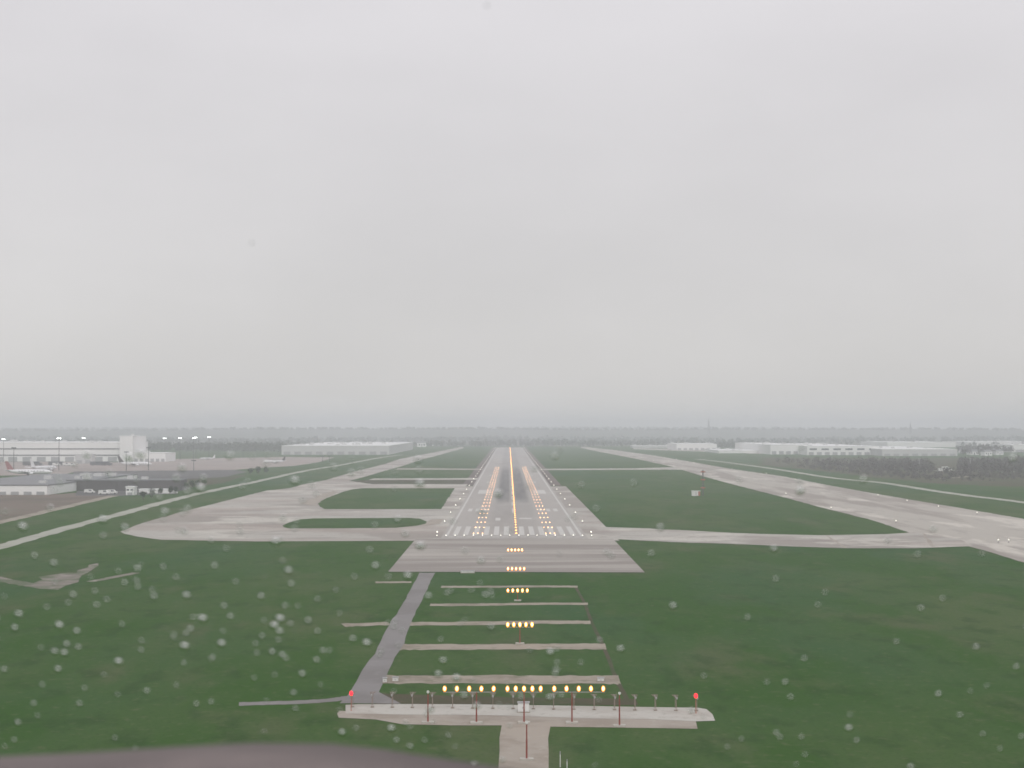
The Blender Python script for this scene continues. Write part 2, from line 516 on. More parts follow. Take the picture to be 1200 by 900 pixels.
left_tw = [(141, 623), (166, 613), (216, 599), (256, 589), (312, 575), (340, 572), (356, 567.5), (380, 563), (416, 552.5), (452, 543.5), (468, 538), (488, 534), (514, 529), (542, 523.4),
           (544, 525), (508, 535), (492, 539), (472, 546), (448, 552.5), (428, 558.5), (409, 563.5), (436, 567.3), (548, 567.3), (520, 600), (502, 632.5), (488, 633.5), (300, 634.5), (190, 632.5), (160, 628.5), (146, 625.5)]
px_structure('taxiway', left_tw, 0.04, M['concrete'])
px_structure('grass_island', [(373, 590), (376, 587), (382, 584), (400, 577), (412, 573.6), (425, 572), (533, 572), (517, 596.5), (380, 596.5), (375, 594)], 0.08, M['grass'])
px_structure('grass_island', [(331, 616), (338, 612.5), (352, 608.5), (368, 607.4), (480, 606.8), (493, 608), (500, 611), (499, 613.5), (488, 616), (464, 618.4), (400, 619), (340, 619.2), (333, 618)], 0.085, M['grass'])
px_structure('taxiway_fillet', [(501, 611), (506, 608.5), (520, 608), (516, 614), (500, 616), (492, 616)], 0.082, M['slab_old'])
px_structure('taxiway_fillet', [(352, 590), (372, 581), (390, 575), (398, 577), (382, 583), (372, 590), (373, 593)], 0.082, M['slab_old'], 0.8)
px_structure('taxiway', [(466, 548.6), (568, 549.2), (568, 550.6), (464, 550.2)], 0.045, M['concrete'])
px_structure('taxiway', [(438, 560.6), (562, 560.3), (561, 562.2), (432, 562.4)], 0.047, M['concrete'])
px_structure('verge', [(409, 563.6), (430, 562.5), (561, 562.3), (556, 567.2), (436, 567.2)], 0.015, M['verge'])
px_structure('taxiway', [(630, 549.4), (742, 548.8), (790, 547.4), (800, 550.4), (742, 550.5), (630, 550.9)], 0.046, M['concrete'])
px_structure('parallel_runway', [(682, 523.4), (720, 527.4), (768, 534), (820, 543), (860, 550), (920, 558.6), (960, 566.6), (1020, 577.6), (1100, 591), (1200, 608), (1500, 664), (2020, 760),
                                 (1560, 752), (1200, 659), (1176, 652), (1152, 644.5), (1136, 640.5), (1112, 634), (1066, 624.2), (1020, 609), (986, 600.5), (960, 594), (920, 583), (860, 568), (820, 557), (788, 547), (752, 539), (728, 534.3), (700, 529), (680, 524.6)], 0.05, M['parallel'])
px_structure('taxiway', [(690, 617), (706, 617.5), (760, 619.2), (852, 624), (890, 625.6), (960, 627.2), (1040, 625.8), (1070, 623.6), (1125, 632), (1140, 640), (1072, 642.4), (992, 642.4), (920, 640), (860, 637.4), (788, 635.2), (756, 633.6), (721, 631.6), (690, 631.6)], 0.055, M['concrete'])
# edges of the taxiway turned a little darker where joints cross it
px_structure('expansion_joint', [(967, 627.5), (969, 627.4), (993, 642.2), (990, 642.2)], 0.06, M['slab_old'])
px_structure('expansion_joint', [(1080, 624.5), (1083, 625), (1096, 640.5), (1092, 640.8)], 0.06, M['slab_old'])

ribbon('perimeter_road', [(-60, 656), (0, 641), (50, 626.5), (100, 612.7), (150, 600), (187, 589.7), (225, 580), (262, 572), (300, 564.6), (343, 554.5), (370, 549.5), (400, 545), (440, 537), (470, 533)], 6.5, 0.02, M['path'])
ribbon('perimeter_road', [(816, 538), (846, 541), (873, 544.7), (903, 548.7), (930, 553), (960, 558), (991, 562), (1031, 565), (1067, 570.7), (1093, 575), (1133, 580.7), (1173, 585.2), (1200, 588.7), (1280, 600)], 7.0, 0.02, M['path'])
ribbon('dirt_track', [(-40, 620), (0, 612), (45, 601.5), (90, 591), (130, 581.5), (150, 577)], 6.0, 0.022, M['gravel'])
ribbon('dirt_track', [(-20, 675), (10, 681), (40, 686), (62, 688)], 5.0, 0.02, M['dirt'])
px_structure('gravel_pad', [(45, 676), (80, 671), (90, 671.5), (104, 662), (115, 660), (110, 666), (96, 674), (92, 682), (68, 691), (46, 690), (28, 686), (40, 683)], 0.024, M['dirt'], 0.8)
ribbon('dirt_track', [(106, 681.5), (130, 677), (160, 671)], 2.6, 0.02, M['dirt'])

asphalt_road = [(491.5, 671.2), (480, 693), (465, 720), (459, 726), (452, 739), (440, 766), (433, 773), (424, 786), (418, 798), (408, 814), (398, 824), (470, 824.5), (444, 811), (446.7, 804.7), (454.7, 787), (462.7, 770), (470, 760), (481.7, 730), (496.7, 698), (510, 671.2)]
px_structure('service_road', asphalt_road, 0.030, M['asphalt'], 0.10)
px_structure('service_road', [(446, 812.5), (520, 815), (560, 816), (745, 819), (748, 826), (440, 825)], 0.026, M['verge'])
ribbon('service_road', [(280, 825), (330, 823.5), (380, 821.5), (412, 817)], 2.6, 0.024, M['asphalt'])
for a, b, y0, y1, w in ((517, 677, 687.6, 687.4, 4.2), (504, 689, 708.8, 707.6, 4.2), (478, 692, 731, 729.2, 5.0), (470, 710, 758.2, 757.6, 6.6), (450, 726, 796, 796.6, 7.4)):
    ribbon('access_strip', [(a, y0), (a + (b - a) * 0.3, y0 + (y1 - y0) * 0.1), (a + (b - a) * 0.7, y1 - 0.3), (b, y1)], w, 0.02, M['gravel'])
for tr_ in ([(674, 687), (686, 708), (693, 730), (708, 758), (722, 796), (735, 820)],):
    ribbon('worn_track', tr_, 0.7, 0.012, M['verge'])
ribbon('access_strip', [(440, 682.4), (482, 682)], 4.0, 0.02, M['gravel'])
ribbon('access_strip', [(402, 732.5), (456, 730.5)], 4.6, 0.02, M['gravel'])
px_structure('localizer_slab', [(405, 826), (420, 825.2), (560, 825.4), (818, 829.4), (828, 831), (835, 837), (838, 844.5), (815, 845.2), (700, 842), (600, 838.6), (405, 836)], 0.05, M['slab'])
px_structure('concrete_apron', [(395, 836), (398, 833), (600, 837), (815, 843.5), (817.5, 854), (760, 853), (645, 851.5), (643, 880), (650, 960), (580, 960), (585.5, 880), (588, 850), (530, 850), (470, 848.5), (440, 843), (397, 841)], 0.035, M['slab_old'])

# airport land on the far left
px_structure('apron', [(-120, 541.5), (95, 541), (150, 542), (196, 538), (330, 535.5), (392, 536), (372, 542), (345, 546), (300, 548.5), (272, 551), (90, 552.5), (70, 557), (-120, 558)], 0.03, M['apron'])
px_structure('asphalt_lot', [(86, 552.6), (180, 551.6), (274, 550.6), (290, 553), (262, 559), (212, 561.5), (86, 561.5)], 0.034, M['lot'])
px_structure('asphalt_lot', [(212, 561), (266, 558), (290, 556), (262, 566), (215, 572)], 0.026, M['verge'])
px_structure('bare_field', [(-100, 581), (0, 580), (70, 579), (150, 573), (212, 574), (140, 581), (90, 591), (45, 602), (0, 612.5), (-100, 634)], 0.016, M['soil'])
px_structure('parking_lot', [(90, 575.5), (212, 574), (205, 578.5), (140, 581), (88, 581)], 0.03, M['lot'])
px_structure('bare_field', [(893, 536), (1060, 537), (1330, 537), (1330, 577), (1200, 571), (1110, 567.5), (1050, 562), (1000, 557), (950, 551), (893, 545)], 0.016, M['verge'], 4.0)
ribbon('dirt_track', [(1066, 551.4), (1100, 551.2), (1140, 551)], 9.0, 0.03, M['path'])
ribbon('dirt_track', [(1088, 560.3), (1110, 560.6), (1145, 557.5)], 5.0, 0.03, M['gravel'])
ribbon('dirt_track', [(1176, 553.4), (1200, 551.6), (1240, 549)], 8.0, 0.03, M['path'])
px_structure('paved_yard', [(742, 525.2), (800, 526), (893, 529.5), (893, 532), (840, 530), (742, 526.4)], 0.03, M['concrete'])

# ------------------------------------------------------------------ approach lights
def lamp_head(mb_body, mb_lens, x, z, r=0.20):
    """One steady lamp: can, bracket and bright lens facing the approach."""
    mb_body.tube([(x, 0.42, z), (x, 0.30, z), (x, 0.04, z)], [r * 0.45, r * 0.95, r * 1.05], 10)
    mb_body.tube([(x, 0.16, z - r * 2.0), (x, 0.16, z - r * 0.6)], 0.035, 6)
    mb_lens.ball((x, 0.02, z), r * 1.0, r * 0.5, r * 1.55, 10, 6, mi=0)  # oversized orange lens imitates the lamp's glow halo
    mb_lens.ball((x, -0.06, z + 0.03), r * 0.52, r * 0.42, r * 0.95, 8, 6, mi=1)  # added bright ball in front of the lens, painting the hot glare core


def light_bar(loc, offsets, height, label, cat='approach light', group=None, pole_x=0.0, lens='amber', r=0.25):
    root = empty('approach_light_bar', loc)
    tag(root, label, cat, group)
    if height > 0.8:
        b = MB(); b.box(pole_x - 0.75, pole_x + 0.75, -0.35, 0.65, 0.0, 0.22)
        b.build('footing', M['slab'], root)
        p = MB(); p.tube([(pole_x, 0.16, 0.2), (pole_x, 0.16, height - 0.42)], [0.10, 0.07], 8)
        p.build('pole', M['red_pole'], root)
    else:
        b = MB(); b.box(min(offsets) - 0.3, max(offsets) + 0.3, -0.1, 0.4, 0.0, 0.10)
        b.build('footing', M['steel'], root)
    c = MB(); c.box(min(offsets) - 0.2, max(offsets) + 0.2, 0.11, 0.21, max(height - 0.48, 0.11), max(height - 0.48, 0.11) + 0.08)
    c.build('crossbar', M['steel'], root)
    for x in offsets:
        bm_, lm = MB(), MB()
        lamp_head(bm_, lm, x, height, r)
        h = bm_.build('lamp', M['steel'], root)
        lm.build('lens', [M[lens], M['hot']], h, smooth=True)
    return root


Y_BAR = G(613, 848).y
light_bar((XC, Y_BAR, 0), [-2.06, -1.03, 0, 1.03, 2.06], 4.3, 'middle set of five amber approach lamps in the long crossbar row', lens='amber_near')
light_bar((XC, Y_BAR, 0), [-9.85 + k * 1.52 for k in range(5)], 4.3, 'five amber approach lamps of the crossbar on the service road side', pole_x=-5.9, lens='amber_near')
light_bar((XC, Y_BAR, 0), [3.75 + k * 1.52 for k in range(5)], 4.3, 'five amber approach lamps of the crossbar on the side away from the service road', pole_x=5.95, lens='amber_near')
spots = [(732, 3.3, 'bar of five amber lamps on the tallest red pole over the grass strips'),
         (692, 2.2, 'bar of five amber lamps over the grass strip next to the blast pad'),
         (667, 0.55, 'low bar of five amber lamps at the grass edge of the blast pad'),
         (645, 0.45, 'low bar of five amber lamps on the blast pad near the threshold')]
for yp, hgt, lab in spots:
    p = G(600, yp, hgt)
    light_bar((XC, p.y, 0.12 if hgt < 1 else 0.0), [-2.06, -1.03, 0, 1.03, 2.06], hgt, lab, r=0.29 if hgt > 1 else 0.30)


def unlit_pole(px, py, h, label, group=None):
    root = empty('unlit_light_pole', G(px, py))
    tag(root, label, 'light pole', group)
    b = MB(); b.box(-0.75, 0.75, -0.35, 0.45, 0, 0.22); b.build('footing', M['slab'], root)
    p = MB(); p.tube([(0, 0, 0.2), (0, 0, h * 0.55)], [0.10, 0.09], 8)
    p.build('pole', M['red_pole'], root)
    p = MB(); p.tube([(0, 0, h * 0.55), (0, 0, h - 0.25)], [0.08, 0.065], 8)
    p.build('pole', M['red_pole'], root)
    hd = MB(); hd.tube([(0, 0.2, h), (0, -0.05, h), (0, -0.14, h)], [0.10, 0.17, 0.18], 10); hd.tube([(0, 0, h - 0.28), (0, 0, h - 0.1)], 0.05, 6)
    hd.build('lamp', M['white_paint'], root)


unlit_pole(501.5, 847.5, 3.9, 'red pole with an unlit lamp nearest the red beacon by the service road')
unlit_pole(726, 851.5, 4.1, 'red pole with an unlit lamp on the slab side away from the service road')
unlit_pole(617.2, 891, 4.2, 'tall red pole with unlit flasher standing on the concrete drive')

# ------------------------------------------------------------------ localizer antenna row
def antenna():
    root = empty('localizer_antenna', (0, 0, 0))
    b = MB(); b.box(-0.22, 0.22, -0.22, 0.22, 0.0, 0.14); b.build('footing', M['slab_old'], root)
    p = MB()
    p.tube([(0, -0.75, 0.12), (0, -0.72, 1.72)], 0.035, 6)
    p.tube([(0, 0.75, 0.12), (0, 0.72, 1.72)], 0.035, 6)
    p.tube([(0, -0.75, 0.3), (0, 0.72, 1.6)], 0.022, 5)
    p.build('support', M['pale_red'], root)
    m = MB(); m.box(-0.06, 0.06, -1.25, 1.25, 1.70, 1.80)
    m.build('boom', M['steel'], root)
    for k in range(7):
        y = -1.15 + k * 0.38
        w = 0.30 + 0.10 * k
        e = MB(); e.tube([(-w / 2, y, 1.83), (w / 2, y, 1.83)], 0.022, 5)
        e.build('element', M['pale_red'], root)
    c = MB(); c.ball((0, -1.22, 1.80), 0.12, 0.16, 0.17, 8, 5); c.build('end_cap', M['steel'], root, smooth=True)
    return root


ant = antenna()
N_ANT = 18
a0, a1 = G(413, 829), G(816, 833.5)
for k in range(N_ANT):
    o = ant if k == 0 else copy_tree(ant)
    p = a0.lerp(a1, k / (N_ANT - 1))
    o.location = (p.x, p.y, 0.05)
    tag(o, 'small antenna frame in the row along the white concrete slab', 'antenna', 'localizer antennas along the slab')


def beacon(px, py, label):
    root = empty('obstruction_light', (*G(px, py)[:2], 0.0))
    tag(root, label, 'beacon', 'red obstruction lights')
    p = MB(); p.tube([(0, 0, 0), (0, 0, 0.06)], 0.16, 10); p.tube([(0, 0, 0.05), (0, 0, 1.9)], 0.04, 8)
    p.build('post', M['faded_red'], root)
    b = MB(); b.tube([(0, 0, 1.88), (0, 0, 2.0)], [0.10, 0.15], 10); b.build('base', M['yellow'], root)
    g_ = MB(); g_.ball((0, 0, 2.24), 0.24, 0.24, 0.34, 12, 8); g_.build('globe', M['red_lamp'], root, smooth=True)


beacon(411.5, 833, 'lit red beacon at the slab end beside the service road')
beacon(815.5, 836, 'lit red beacon at the slab end farthest from the service road')

# equipment cabinets
def cabinet(px, py, w, d, h, label, m='white_paint', z=0.04):
    root = empty('equipment_cabinet', (*G(px, py)[:2], z))
    tag(root, label, 'cabinet')
    b = MB(); b.box(-w / 2 - 0.1, w / 2 + 0.1, -d / 2 - 0.1, d / 2 + 0.1, 0, 0.12); b.build('plinth', M['slab_old'], root)
    b = MB(); b.box(-w / 2, w / 2, -d / 2, d / 2, 0.12, h); b.build('body', M[m], root)
    for s in (-1, 1):
        q = MB(); q.box(s * w / 4 - w * 0.22, s * w / 4 + w * 0.22, -d / 2 - 0.03, -d / 2 - 0.002, 0.2, h - 0.1)
        dr = q.build('door', M[m], root)
        t = MB(); t.box(s * w * 0.06 - 0.03, s * w * 0.06 + 0.03, -d / 2 - 0.07, -d / 2 - 0.031, h * 0.45, h * 0.6); t.build('handle', M['dark_steel'], dr)
    rf = MB(); rf.box(-w / 2 - 0.08, w / 2 + 0.08, -d / 2 - 0.08, d / 2 + 0.08, h, h + 0.08); rf.build('roof', M['steel'], root)


cabinet(613.5, 835, 1.45, 0.7, 1.25, 'white steel cabinet with two doors at the middle of the antenna slab')
cabinet(451, 800, 0.55, 0.5, 0.65, 'small white box beside the service road, nearer the road', z=0.0)
cabinet(463.5, 799, 0.8, 0.5, 0.6, 'small white box on the wide gravel strip, farther from the service road', z=0.02)
cabinet(704, 799, 0.9, 0.4, 0.55, 'small white box at the far end of the wide gravel strip', z=0.02)
cabinet(548, 671.5, 3.4, 1.2, 0.55, 'low white box on the grass edge of the blast pad', z=0.0)


def stake(px, py, h, label):
    root = empty('marker_stake', G(px, py)); tag(root, label, 'marker')
    p = MB(); p.tube([(0, 0, 0), (0, 0, h * 0.8)], 0.05, 7); p.build('post', M['white_paint'], root)
    q = MB(); q.tube([(0, 0, h * 0.8 + 0.002), (0, 0, h)], [0.065, 0.05], 7); q.build('cap', M['steel'], root)


stake(656.5, 899, 1.7, 'thin tall white marker stake on the grass beside the concrete drive')
stake(664.5, 902, 1.1, 'short thick white marker stake on the grass beside the concrete drive')

# ------------------------------------------------------------------ runway lights
def inset_light(lens, r):
    b = MB()
    b.tube([(0, 0, 0), (0, 0, 0.04), (0, 0, 0.07)], [r * 1.25, r * 1.15, r * 0.9], 10)
    b.ball((0, -0.02, 0.10), r, r, r * 0.75, 8, 5, mi=1)
    return b.build('inset_light', [M['dark_steel'], M[lens]], None)


def edge_light(lens='pale'):
    b = MB()
    b.tube([(0, 0, 0), (0, 0, 0.05)], 0.28, 10)
    b.tube([(0, 0, 0.05), (0, 0, 0.52)], [0.07, 0.06], 8)
    b.tube([(0, 0, 0.52), (0, 0, 0.62)], [0.10, 0.18], 10)
    b.ball((0, 0, 0.80), 0.19, 0.19, 0.24, 10, 6, mi=1)
    return b.build('edge_light', [M['dark_steel'], M[lens]], None)


proto = inset_light('centre', 0.28); proto.name = 'centreline_light'
y = Y_THR + 14; first = True
while y < Y_END - 25:
    o = proto if first else proto.copy()
    if not first: COL.objects.link(o)
    first = False
    o.location = (XC + 0.75, y, ZM + 0.004)
    tag(o, 'amber lamp set flush in the runway centreline', 'runway light', 'centreline lights')
    y += 15.24
proto = inset_light('warm', 0.18); proto.name = 'touchdown_light'
first = True
for k in range(30):
    for s in (-1, 1):
        for j in range(3):
            o = proto if first else proto.copy()
            if not first: COL.objects.link(o)
            first = False
            o.location = (XC + s * (11.0 + j * 1.52), Y_THR + 14 + k * 30.5, ZM + 0.004)
            side = 'glide slope mast side' if s > 0 else 'taxiway island side'
            tag(o, 'warm touchdown zone lamp in rows of three on the ' + side, 'runway light', 'touchdown zone lights, ' + side)
eproto = edge_light()
first = True
for s in (-1, 1):
    for k in range(39):
        o = eproto if first else eproto.copy()
        if not first: COL.objects.link(o)
        first = False
        o.location = (XC + s * 26.6, Y_THR + 12 + k * 60.9, 0.062 if k < 7 else 0.032)
        side = 'glide slope mast side' if s > 0 else 'taxiway island side'
        tag(o, 'pale lamp on a short stem along the runway edge, ' + side, 'runway light', 'runway edge lights, ' + side)
first = True
for k in range(18):
    o = eproto.copy(); o.name = 'threshold_light'; COL.objects.link(o)
    o.location = (XC - 26.0 + k * 3.06, Y_THR - 1.9, ZM + 0.006 if abs(-26.0 + k * 3.06) < 22 else 0.105)
    o.scale = (0.72, 0.72, 0.72)
    tag(o, 'pale lamp on a short stem in the row across the threshold', 'runway light', 'threshold lights')

gproto = edge_light('pale_dim'); gproto.name = 'pavement_edge_light'
spare = [gproto]
def guidance_light(px, py):
    if spare:
        o = spare.pop()
    else:
        o = gproto.copy(); COL.objects.link(o)
    p = G(px, py); o.location = (p.x, p.y, 0.052); o.scale = (1.1, 1.1, 1.1)
    tag(o, 'pale lamp on a short stem beside the wide parallel runway', 'runway light', 'parallel runway edge lights')


for px, py in ((974, 597), (1050, 613), (1063, 588.5), (1100, 595.5), (1145, 603), (1029, 582), (1170, 636), (1182, 636), (793, 539), (766, 540.5), (779, 536.5), (822, 557), (898, 556), (858, 550.5), (806, 542.5), (812, 543), (864, 565), (921, 580), (932, 563), (742, 532), (752, 533)):
    guidance_light(px, py)

# ------------------------------------------------------------------ glide slope station
gs = G(821, 581)
root = empty('glide_slope_mast', (gs.x + 1.5, gs.y + 2, 0)); tag(root, 'tall slender glide slope mast on the grass between the runways', 'antenna mast')
for sx in (-0.35, 0.35):
    for sy in (-0.35, 0.35):
        t = MB(); t.tube([(sx, sy, 0), (sx * 0.8, sy * 0.8, 14)], 0.12, 6); t.build('leg', M['dark_steel'], root)
t = MB()
for k in range(14):
    s = 1 if k % 2 else -1
    t.tube([(-0.34 * s, -0.34, k), (0.34 * s, -0.34, k + 1)], 0.035, 5); t.tube([(-0.34 * s, 0.34, k), (0.34 * s, 0.34, k + 1)], 0.035, 5)
t.build('bracing', M['dark_steel'], root)
for z in (4.3, 8.7, 13.0):
    a = MB(); a.box(-1.3, 1.3, -0.75, -0.38, z - 0.28, z + 0.28); a.build('aerial', M['faded_red'], root)
root = empty('equipment_shelter', (gs.x - 2.6, gs.y, 0)); tag(root, 'small white and red equipment shelter at the foot of the mast', 'shelter')
for i in range(4):
    b = MB(); b.box(-2.2 + i * 1.1 + 0.004, -2.2 + (i + 1) * 1.1, -1.5, 1.5, 0.002, 2.5)
    b.build('wall_panel', M['faded_red'] if i == 3 else M['white_paint'], root)
b = MB(); b.box(-2.4, 2.4, -1.7, 1.7, 2.504, 2.7); b.build('roof', M['white_roof'], root)
b = MB(); b.box(-0.5, 0.45, -1.56, -1.503, 0.1, 2.1); d_ = b.build('door', M['grey_wall'], root)
b = MB(); b.box(0.25, 0.35, -1.64, -1.562, 1.0, 1.2); b.build('handle', M['dark_steel'], d_)

# ------------------------------------------------------------------ buildings
def building(name, px0, px1, py_base, height, depth, label, wall='white', roof='white_roof', doors=0, bands=0, panels=0, cat='warehouse', parapet=0.6, windows=0, rooftop=0, rz=0.0):
    """A flat-roofed hall whose front stands on the ground line the photo shows."""
    a, b = G(px0, py_base), G(px1, py_base)
    w = b.x - a.x
    root = empty(name, ((a.x + b.x) / 2, (a.y + b.y) / 2, 0), rz)
    tag(root, label, cat)
    h = height
    m = MB(); m.box(-w / 2, w / 2, 0, depth, 0, h); m.build('wall', M[wall], root)
    rf = MB(); rf.box(-w / 2 - 0.3, w / 2 + 0.3, -0.3, depth + 0.3, h + 0.003, h + parapet)
    r_ = rf.build('roof', M[roof], root)
    for k in range(rooftop):
        u = random.uniform(-0.44, 0.44) * w; v = random.uniform(0.08, 0.9) * depth; s = random.uniform(1.5, 3.5)
        q = MB(); q.box(u - s, u + s, v - s * 0.7, v + s * 0.7, h + parapet, h + parapet + random.uniform(1.2, 2.4)); q.build('rooftop_unit', M['grey_wall'], r_)
    if panels:
        pw = w / panels
        for k in range(panels):
            q = MB(); q.box(-w / 2 + k * pw + 0.12, -w / 2 + (k + 1) * pw - 0.12, -0.16, -0.004, 0.4, h - 0.15); q.build('panel', M[wall], root)
    f0 = -0.17 if panels else -0.004
    for k in range(bands):
        z = h * (0.32 + 0.34 * k)
        q = MB(); q.box(-w / 2 + 0.2, w / 2 - 0.2, f0 - 0.35, f0 - 0.003, z, z + h * 0.055); q.build('band', M['dark_trim'], root)
    for k in range(doors):
        x = -w / 2 + (k + 0.5) * w / doors; dw = min(w / doors * 0.62, 14.0)
        q = MB(); q.box(x - dw / 2, x + dw / 2, f0 - 0.15, f0 - 0.005, 0.05, min(h * 0.36, 5.2)); q.build('dock_door', M['door'], root)
    for k in range(windows):
        x = -w / 2 + (k + 0.5) * w / windows; dw = w / windows * 0.6
        q = MB(); q.box(x - dw / 2, x + dw / 2, f0 - 0.1, f0 - 0.006, h * 0.6, h * 0.8); q.build('window', M['glass'], root)
    return root


hang = building('hangar', -60, 140, 541, 20.5, 130, 'huge white hangar with dark bands and a taller end block', panels=24, bands=2, doors=12, cat='hangar', rooftop=10)
building('hangar_annex', 140, 155.5, 541.2, 28.0, 60, 'tall white block rising at the end of the banded hangar', panels=3, cat='building', rooftop=1)
building('cargo_shed', 88, 108, 543.2, 9.5, 12, 'pale square shed standing in front of the banded hangar', wall='grey_wall', cat='shed', panels=3, doors=2)
building('hangar_annex', 156.5, 194, 541, 9.0, 50, 'long low white annex beside the tall end block', panels=6, doors=6, cat='building', rooftop=3)
building('warehouse', -80, 55, 580, 5.0, 200, 'low warehouse with grey roof and white wall beyond the bare field', roof='grey_roof', panels=14, doors=9, rooftop=9, windows=0)
building('warehouse', 57, 77, 576.6, 3.6, 40, 'small white flat roofed wing beside the grey roofed warehouse', roof='white_roof', panels=3, cat='building')
building('dark_warehouse', 78, 212, 575, 5.9, 16, 'long dark clad shed behind the small white cabin', wall='dark_wall', roof='grey_roof', panels=16, cat='shed', rooftop=3)
building('cabin', 147.5, 157, 580.3, 4.2, 6, 'small white cabin in front of the long dark shed', panels=2, cat='cabin', windows=2, doors=1)
building('storage_shed', 163, 206, 578.4, 2.0, 5, 'very low white shed along the foot of the dark shed', panels=6, cat='shed')
building('distribution_hall', 330, 456, 533, 12.2, 520, 'vast pale flat roofed hall beyond the apron grass', wall='grey_wall', roof='white_roof', panels=14, doors=10, rooftop=26)
building('distribution_hall', 903, 945, 532.6, 13.0, 330, 'white hall with one notch beside the long row of white halls', panels=5, doors=5, rooftop=8)
building('distribution_hall', 946, 1030, 533.4, 11.6, 400, 'longest white hall of the row behind the bare wood', panels=10, doors=9, rooftop=14, windows=6)
building('distribution_hall', 1034, 1122, 534.4, 8.6, 300, 'pale grey hall at the end of the row behind the bare wood', wall='grey_wall', panels=9, doors=8, rooftop=12)
building('distribution_hall', 793, 840, 527.4, 9.6, 150, 'white hall with low dark doors beyond the parallel runway', panels=6, doors=7, rooftop=6)
building('distribution_hall', 842, 894, 531.2, 3.6, 160, 'very low white roofed hall between the two white halls', panels=6, rooftop=5)
building('distribution_hall', 1040, 1120, 524.2, 9.0, 220, 'distant white hall showing over the pale grey hall', panels=6, rooftop=6)
building('distribution_hall', 1186, 1260, 530, 11.0, 120, 'white hall at the edge of the bare wood beside scattered houses', panels=5, doors=4, rooftop=4)
building('distribution_hall', 1134, 1215, 522.6, 8.0, 180, 'thin distant white hall behind the scattered houses', panels=5, rooftop=4)
building('distribution_hall', 742, 788, 525.0, 3.6, 60, 'very low pale hall beside the yard beyond the parallel runway', wall='grey_wall', panels=5, rooftop=3)


def house(px, py, w, d, h, label, group, wall='white', roof='grey_roof', rz=0.0):
    root = empty('house', G(px, py), rz); tag(root, label, 'house', group)
    m = MB(); m.box(-w / 2, w / 2, -d / 2, d / 2, 0, h); m.build('wall', M[wall], root)
    r_ = MB(); n = 0; e = 0.4; t = h + w * 0.22
    r_.v = [(-w / 2 - e, -d / 2 - e, h - 0.02), (w / 2 + e, -d / 2 - e, h - 0.02), (w / 2 + e, d / 2 + e, h - 0.02), (-w / 2 - e, d / 2 + e, h - 0.02), (-w / 2 - e, 0, t), (w / 2 + e, 0, t)]
    r_.f = [(0, 1, 5, 4), (2, 3, 4, 5), (0, 4, 3), (1, 2, 5), (3, 2, 1, 0)]; r_.m = [0] * 5
    r_.build('roof', M[roof], root)
    for x in (-w * 0.28, w * 0.28):
        q = MB(); q.box(x - w * 0.08, x + w * 0.08, -d / 2 - 0.06, -d / 2 - 0.004, h * 0.35, h * 0.75); q.build('window', M['glass'], root)
    q = MB(); q.box(-w * 0.06, w * 0.06, -d / 2 - 0.06, -d / 2 - 0.004, 0.05, h * 0.7); q.build('door', M['dark_trim'], root)


for k, (px, py) in enumerate(((1140, 533), (1149, 531.5), (1156, 534), (1163, 531), (1170, 533), (1128, 531))):
    house(px, py, random.uniform(9, 15), random.uniform(8, 11), random.uniform(4, 6), 'small far house among trees between the white halls', 'far houses between the halls', rz=random.uniform(-0.4, 0.4))
for k, (px, py) in enumerate(((466, 524), (472, 523.2), (479, 524.2), (487, 523), (494, 523.8), (503, 522.6))):
    house(px, py, random.uniform(12, 20), random.uniform(9, 12), random.uniform(6, 9), 'small far building beside the bend of the taxiway', 'far buildings by the taxiway', rz=random.uniform(-0.3, 0.3))

# ------------------------------------------------------------------ floodlight masts
def mast(px, base_y, h, label, group, lit=True):
    p = G(px, base_y)
    root = empty('floodlight_mast', p); tag(root, label, 'light mast', group)
    t = MB(); t.tube([(0, 0, 0), (0, 0, h)], [0.38, 0.2], 8); t.build('pole', M['dark_steel'], root)
    f = MB(); f.box(-2.0, 2.0, -0.25, 0.25, h, h + 0.35); f.build('head_frame', M['dark_steel'], root)
    for x in (-1.4, 0, 1.4):
        l_ = MB(); l_.box(x - 0.5, x + 0.5, -0.62, -0.26, h - 0.15, h + 0.75)
        q = l_.build('lamp', M['dark_steel'], root)
        e = MB(); e.box(x - 0.42, x + 0.42, -0.68, -0.624, h - 0.08, h + 0.68)
        e.build('lens', M['flood'] if lit else M['glass'], q)


for px, by, h in ((4, 541.5, 24.5), (98, 540, 25.5)):
    mast(px, by, h, 'lit floodlight mast rising over the banded hangar', 'masts over the hangar')
mast(69, 551, 27.6, 'tall lit floodlight mast on the apron before the banded hangar', 'masts on the apron')
for px, by, h in ((168, 539, 25.8), (193, 538, 24.4), (211, 538.5, 25), (227, 539, 24.8), (229.5, 537, 25.2), (245, 537, 25.5)):
    mast(px, by, h, 'lit floodlight mast before the dark far trees beside the hangar', 'masts beside the hangar')
for px, by, h in ((174, 551, 19.5), (227, 551.5, 8.5), (16, 553, 20), (148, 552, 16)):
    mast(px, by, h, 'unlit light mast at the rim of the apron', 'unlit apron masts', lit=False)
for px, by, h in ((285, 536, 8), (378, 541.5, 6), (386, 541, 6)):
    mast(px, by, h, 'short unlit light mast on the grass by the vast pale hall', 'masts by the vast hall', lit=False)
for px, by in ((1077.5, 552), (1137, 551.5)):
    p = G(px, by); root = empty('utility_pole', p); tag(root, 'pale pole at one end of the track in the bare wood', 'pole', 'poles on the wood track')
    t = MB(); t.tube([(0, 0, 0), (0, 0, 11)], [0.45, 0.3], 8); t.build('pole', M['steel'], root)
    t = MB(); t.box(-1.2, 1.2, -0.12, 0.12, 10.4, 10.7); t.build('crossarm', M['steel'], root)


